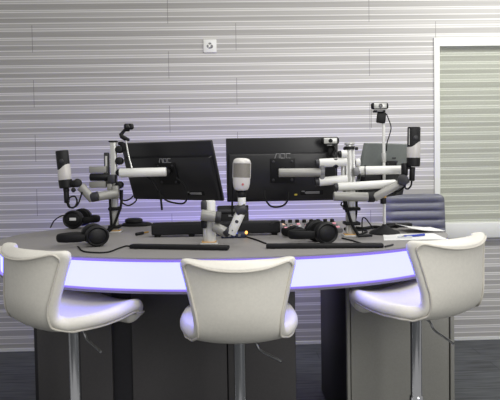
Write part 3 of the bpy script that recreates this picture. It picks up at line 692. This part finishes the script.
for s in (a.x+.03, a.x+.21, b_.x-.03, b_.x-.2):
    bm = B(); rbox(bm, (s, YB+.042, DZ+.006), (.03, .06, .012), .003); obj('foot', bm, BLACKM, t)
# plug and lead by the soundbar's left end
p0, p1 = PZ(136, 234.2, DZ+.009), PZ(149, 231.8, DZ+.009)
t = thing('audio_plug', 'black plug with a gold tip beside the soundbar left end', 'plug', (p0+p1)/2)
bm = B(); rod(bm, p0, p0.lerp(p1, .55), .0085, .002, 12); obj('handle', bm, BLACKP, t)
bm = B(); rod(bm, p0.lerp(p1, .5), p0.lerp(p1, .95), .0045, .001, 10); obj('tip', bm, BRASS, t, label='gold tip')
# puck on an oval plate
q = on_desk(136, 226.2)
t = thing('conference_puck', 'black puck-shaped device on a flat oval plate behind the left pole', 'device', q+Vector((0, .03, 0)))
bm = B(); lathe(bm, [(.085, 0), (.09, .006), (.08, .016), (.05, .022), (.001, .022)], q+Vector((.0, .03, .0005)), None, 32, 1.1, .7); obj('plate', bm, BLACKM, t)
bm = B(); lathe(bm, [(.046, .02), (.054, .026), (.052, .040), (.038, .048), (.001, .050)], q+Vector((-.018, .03, 0)), None, 28, 1.05, .8); obj('puck', bm, BLACKP, t)
# small tablet behind the microphone
p0, p1 = P(217, 206, 3.13), P(248.5, 206, 3.13); hz = p0.z - DZ
t = thing('tablet', 'small black tablet screen leaning behind the middle microphone arm', 'tablet', ((p0.x+p1.x)/2, 3.13, DZ))
w_ = p1.x-p0.x; cx = (p0.x+p1.x)/2; tl = Matrix.Rotation(rad(-8), 3, 'X')
bm = B(); rbox(bm, (cx, 3.13, DZ+hz/2+.002), (w_, .014, hz), .006, tl); obj('back_case', bm, BLACKP, t)
bm = B(); rbox(bm, (cx, 3.12, DZ+hz*.80), (w_*.94, .01, .018), .003, tl); obj('top_ridge', bm, DARKG, t)
bm = B(); rbox(bm, (cx+.0, 3.1195, DZ+hz*.62), (.05, .003, .012), .001, tl); obj('maker_mark', bm, GREYP, t, label='small grey mark')
bm = B(); rbox(bm, (cx, 3.16, DZ+.006), (w_*.8, .09, .011), .004); obj('stand_foot', bm, BLACKM, t)
# hub
q = on_desk(233.5, 238.2); q.y = min(q.y, YB-.045)
t = thing('usb_hub', 'low dark blue box with tiny lights below the middle microphone arm', 'hub', q+Vector((0, .02, 0)))
bm = B(); rbox(bm, q+Vector((0, .02, .016)), (.125, .05, .030), .004); obj('case', bm, HUB, t)
for i, (dx, m_) in enumerate(((-.045, BLACKM), (-.02, GREYP), (.006, BLACKM), (.03, GREYP))):
    bm = B(); rbox(bm, q+Vector((dx, -.006, .016)), (.014, .006, .014), .001); obj('socket', bm, m_, t)
bm = B()
for dx in (-.052, -.034, -.006, .018): rbox(bm, q+Vector((dx, -.0055, .026)), (.004, .003, .004), .0005)
obj('indicator', bm, GLOWB, t, label='row of tiny blue lights')
bm = B(); lathe(bm, [(.001, -.009), (.006, -.006), (.008, 0), (.006, .006), (.001, .009)], q+Vector((.066, -.003, .028)), None, 16); obj('power_lamp', bm, GLOWO, t, label='bright orange lamp')
wire('hub_cable', dsk((243, 236), (249, 237.5), (257, 240), (266, 243.5)), .0038, 'thin black cable from the blue box to the right slim bar')
# mixer
a, b_ = deskpt(283, 236.5), deskpt(344, 235); YX = max((a.y+b_.y)/2, YB+.0) + .06
xa, xb = P(283, 230, YX).x, P(343, 230, YX).x
t = thing('mixer', 'low grey audio mixer with black knobs and lit red buttons', 'mixer', ((xa+xb)/2, YX+.1, DZ))
bm = B(); w_ = (xb-xa)/2
rbx = [(-w_, 0, .001), (w_, 0, .001), (w_, .24, .001), (-w_, .24, .001), (-w_, 0, .022), (w_, 0, .022), (w_, .24, .036), (-w_, .24, .036)]
vs = [bm.verts.new(Vector(v)+Vector(((xa+xb)/2, YX, DZ))) for v in rbx]
for f in ((0, 1, 2, 3), (4, 5, 6, 7), (0, 1, 5, 4), (1, 2, 6, 5), (2, 3, 7, 6), (3, 0, 4, 7)): bm.faces.new([vs[i] for i in f])
bmesh.ops.bevel(bm, geom=bm.edges[:], offset=.003, segments=2, affect='EDGES')
obj('case', bm, mat('mixer_face', (128, 126, 128), .5, var=.05), t)
def on_mix(u, v): return Vector((xa+(xb-xa)*u, YX+.24*v, DZ+.022+.014*v))
nrm = Vector((0, -.014, .24)).normalized()
for i in range(8):
    bm = B(); lathe(bm, [(.012, 0), (.012, .014), (.010, .017), (.001, .017)], on_mix(.06+i*.125, .90), align(nrm), 14); obj('knob', bm, BLACKP, t)
for i in range(8):
    for v, m_ in ((.62, (GLOWA, GREYP, GLOWR, GREYP, GLOWR, GLOWA, GREYP, GLOWR)[i]), (.38, (GREYP, GLOWA, WHITEP, GLOWR, GREYP, WHITEP, GLOWA, GREYP)[i]), (.15, (GLOWR, WHITEP, GREYP, WHITEP, GLOWA, GREYP, WHITEP, GLOWR)[i])):
        bm = B(); rbox(bm, on_mix(.06+i*.125, v)+nrm*.003, (.018, .018, .008), .002, align(nrm)); obj('button', bm, m_, t)

# ------------------------------------------------------------------ right end: papers, pen, cables, junk
p = [PZ(383, 234.5, DZ+.002), PZ(452, 231.5, DZ+.002), PZ(454, 238.5, DZ+.002), PZ(384, 240.5, DZ+.002)]
def sheet(pts, thick, name, m, curl=None, n=12):
    bm = B(); g = []
    for i in range(n+1):
        row = []
        for j in range(5):
            u, v = i/n, j/4
            q_ = pts[0].lerp(pts[1], u).lerp(pts[3].lerp(pts[2], u), v)
            if curl: q_ = q_ + curl(u, v)
            row.append(q_)
        g.append(row)
    up = [[bm.verts.new(q_+Vector((0, 0, thick))) for q_ in r_] for r_ in g]; dn = [[bm.verts.new(q_) for q_ in r_] for r_ in g]
    for i in range(n):
        for j in range(4):
            bm.faces.new((up[i][j], up[i+1][j], up[i+1][j+1], up[i][j+1])); bm.faces.new((dn[i][j], dn[i][j+1], dn[i+1][j+1], dn[i+1][j]))
    for i in range(n):
        bm.faces.new((up[i][0], dn[i][0], dn[i+1][0], up[i+1][0])); bm.faces.new((up[i][4], up[i+1][4], dn[i+1][4], dn[i][4]))
    for j in range(4):
        bm.faces.new((up[0][j], up[0][j+1], dn[0][j+1], dn[0][j])); bm.faces.new((up[n][j], dn[n][j], dn[n][j+1], up[n][j+1]))
    return obj(name, bm, m)
xr = p[1].x - .12
p2 = [Vector((p[0].x, p[0].y-.0, DZ+.0012)), Vector((xr, p[0].y+.0, DZ+.0012)), Vector((xr-.01, p[3].y, DZ+.0012)), Vector((p[3].x, p[3].y, DZ+.0012))]
tag(sheet(p2, .002, 'paper_sheet', PAPER), 'white paper sheet lying flat on the right of the desk', 'paper')
q0 = PZ(404, 232.5, DZ+.006); q1 = PZ(440, 230.5, DZ+.006)
p3 = [Vector((q0.x, q0.y+.16, DZ+.0045)), Vector((q1.x, q1.y+.15, DZ+.0045)), Vector((q1.x+.02, q1.y-.02, DZ+.0045)), Vector((q0.x+.02, q0.y-.0, DZ+.0045))]
tag(sheet(p3, .003, 'paper_sheet', PAPER, lambda u, v: Vector((0, 0, .028*(1-u)**2.2))), 'white paper with its left corner curled up, behind the blue pen', 'paper')
pa, pb = PZ(401.5, 236.6, DZ+.010), PZ(424.5, 234.6, DZ+.010)
pen = thing('pen', 'blue pen lying across the white paper', 'pen', (pa+pb)/2)
bm = B(); rod(bm, pa.lerp(pb, .1), pb, .0058, .001, 12); obj('barrel', bm, BLUE, pen)
bm = B(); tube(bm, [pa, pa.lerp(pb, .1)], [.001, .0045], 10); obj('nib', bm, GREYP, pen)
bm = B(); pc = PZ(405, 236.8, DZ+.010); tube(bm, [pc+Vector((.035*math.cos(a*PI/12), .018*math.sin(a*PI/12), 0)) for a in range(0, 25)], .003, 6)
tag(obj('clear_ring', bm, CLEAR), 'pale oval plastic loop lying beside the blue pen', 'loop')
# flat dark box and cables between the pole and the stand
q = on_desk(397, 228)
t = thing('cable_box', 'flat dark box lying behind the round stand base at right', 'box', q)
bm = B(); rbox(bm, q+Vector((.02, .05, .012)), (.15, .06, .022), .004); obj('case', bm, BLACKP, t)
bm = B(); rbox(bm, q+Vector((.02, .0195, .012)), (.09, .003, .010), .001); obj('panel', bm, DARKG, t)
wire('loose_cable', [(P(362.5, 233.5, 2.93),), (P(362, 225, 2.94),), (P(362.5, 218.5, 2.95),), (P(365, 218, 2.96),), (P(368.5, 222, 2.97),), (P(372, 227, 2.98),), (PZ(373, 229, DZ+.005),)], .0035, 'thin black cable standing in a loop right of the pole')
wire('loose_cable', dsk((345, 229), (352, 227.5), (363, 228.5), (373, 227), (384, 227.5), (393, 226), (398, 226.5), z=DZ+.01), .009, 'thick black cable lying behind the round stand base')
wire('loose_cable', dsk((360, 234.5), (364, 233), (367, 231.5), (364, 230), (358, 230), z=DZ+.006), .005, 'black cable bent in a hook on the desk right of the pole')
q = on_desk(366, 236)
bm = B(); rod(bm, PZ(358, 236, DZ+.0075), PZ(372, 235.2, DZ+.0075), .007, .002, 12); tag(obj('cable_connector', bm, BLACKP), 'black cable connector lying at the foot of the right pole', 'connector')
wire('loose_cable', dsk((270, 224.5), (275, 222.5), (281, 222), (287, 225), z=DZ+.07), .0028, 'thin cable arched over the right end of the soundbar')
bm = B(); rod(bm, PZ(385, 246.5, DZ+.005), PZ(393, 244.6, DZ+.005), .0045, .001, 10); tag(obj('cable_connector', bm, DARKG), 'grey cable end beyond the tip of the right slim bar', 'connector')
wire('monitor_cable', [(264.5, 190, 3.0), (265, 198, 2.99), (270, 205.5, 2.99), (277, 207, 2.99), (284, 205, 2.99), (287.5, 200, 2.99), (288, 192, 3.0)], .005, 'black cable hanging in a loop under the square-on monitor')
wire('microphone_cable', [(232.5, 180, 2.66), (232.5, 195, 2.66), (232, 210, 2.66), (232.5, 216, 2.66)], .0045, 'straight black cable hanging left of the middle microphone')

# ------------------------------------------------------------------ office chair behind the desk
YO = 4.02
cl, cr = P(386, 215, YO), P(445, 215, YO); cw = cr.x-cl.x; cx = (cl.x+cr.x)/2; zt = P(416, 194.5, YO).z
ch = thing('office_chair', 'charcoal leather office chair with a ribbed back behind the desk right end', 'office chair', (cx, YO+.2, 0))
bm = B(); NX, NZ = 16, 72; z0 = .62; hgt = zt-z0; rows_z = P(416, 206, YO).z
rib = (P(416, 203, YO).z - P(416, 211.5, YO).z)
fr, bk = [], []
for j in range(NZ+1):
    v = j/NZ; z = z0+hgt*v; fr.append([]); bk.append([])
    edge = min(v*hgt, (1-v)*hgt)
    for i in range(NX+1):
        u = -1+2*i/NX; rc = .045
        w2 = cw/2 - (rc - math.sqrt(max(0, rc*rc-(rc-edge)**2)) if edge < rc else 0)
        ph = ((z-zt)/rib) % 1.0
        d = .022*(abs(math.sin(PI*ph)))**.5 * (1-abs(u)**10) * min(1, edge/.02)
        y = YO + .03*(1-u*u) + .05*(v-.5)
        bk[-1].append(bm.verts.new((cx+u*w2, y-d-.012, z))); fr[-1].append(bm.verts.new((cx+u*w2, y+d+.012, z)))
for g, flip in ((bk, 0), (fr, 1)):
    for j in range(NZ):
        for i in range(NX): bm.faces.new((g[j][i], g[j][i+1], g[j+1][i+1], g[j+1][i]))
for j in range(NZ):
    for i in (0, NX): bm.faces.new((bk[j][i], bk[j+1][i], fr[j+1][i], fr[j][i]))
for i in range(NX):
    for j in (0, NZ): bm.faces.new((bk[j][i], bk[j][i+1], fr[j][i+1], fr[j][i]))
obj('backrest', bm, CHAIRL, ch, angle=60)
bm = B(); rbox(bm, (cx, YO-.20+.40, .56), (cw, .30, .09), .035, seg=3); obj('seat', bm, CHAIRL, ch)
bm = B(); rbox(bm, (cx, YO+.03, .60), (.07, .02, .16), .006); obj('back_bracket', bm, CHROME, ch)
bm = B(); rod(bm, (cx, YO+.18, .10), (cx, YO+.18, .52), .028, .004); obj('gas_column', bm, CHROME, ch)
hub = Vector((cx, YO+.13, .10))
for k in range(5):
    a_ = rad(18+72*k); d_ = Vector((math.cos(a_), math.sin(a_), 0))
    bm = B(); tube(bm, [hub, hub+d_*.22+Vector((0, 0, -.028))], [.022, .013], 10); lg = obj('base_arm', bm, CHROME, ch)
    bm = B(); e = hub+d_*.215; e.z = .031; rod(bm, e-Vector((.018, 0, 0)), e+Vector((.018, 0, 0)), .030, .005); obj('caster', bm, BLACKP, lg)

# ------------------------------------------------------------------ light
def area(name, loc, target, size, power, col=(1, 1, 1), sy=None):
    ld = bpy.data.lights.new(name, 'AREA'); ld.energy = power; ld.size = size; ld.color = col
    if sy: ld.shape = 'RECTANGLE'; ld.size_y = sy
    o = bpy.data.objects.new(name, ld); COL.objects.link(o); o.location = loc
    o.rotation_euler = (Vector(target)-Vector(loc)).to_track_quat('-Z', 'Y').to_euler(); return o
area('window_daylight', (2.3, -1.3, 2.2), (.9, 4.2, 1.1), 1.6, 46, (1, .99, .96), 1.6)
area('ceiling_panel_light', (2.4, 3.0, 2.98), (1.9, 4.3, 1.2), 1.4, 36, (1, .995, .97), .5)
area('ceiling_panel_light', (.3, 1.0, 2.95), (.2, 2.6, 0), 1.8, 30, (1, .98, .94), 1.2)
area('ceiling_panel_light', (.5, 3.0, 2.95), (.5, 3.1, 0), 1.6, 16, (1, .985, .95), .8)
area('back_violet_fill', (CX, CY+DB+.03, DZ-.10), (CX, WY, DZ+.05), 1.9, 2.5, (.42, .25, 1), .05)  # added violet fill, strengthens the desk band's glow on the wall
wd = bpy.data.worlds.new('room_light'); S.world = wd; wd.use_nodes = True
wn, wl = wd.node_tree.nodes, wd.node_tree.links
bg = wn['Background']; bg.inputs['Color'].default_value = (1, .99, .97, 1); bg.inputs['Strength'].default_value = .40
S.view_settings.view_transform = 'Standard'; S.view_settings.look = 'None'; S.view_settings.gamma = 1; S.view_settings.exposure = 0
S.view_settings.use_curve_mapping = False
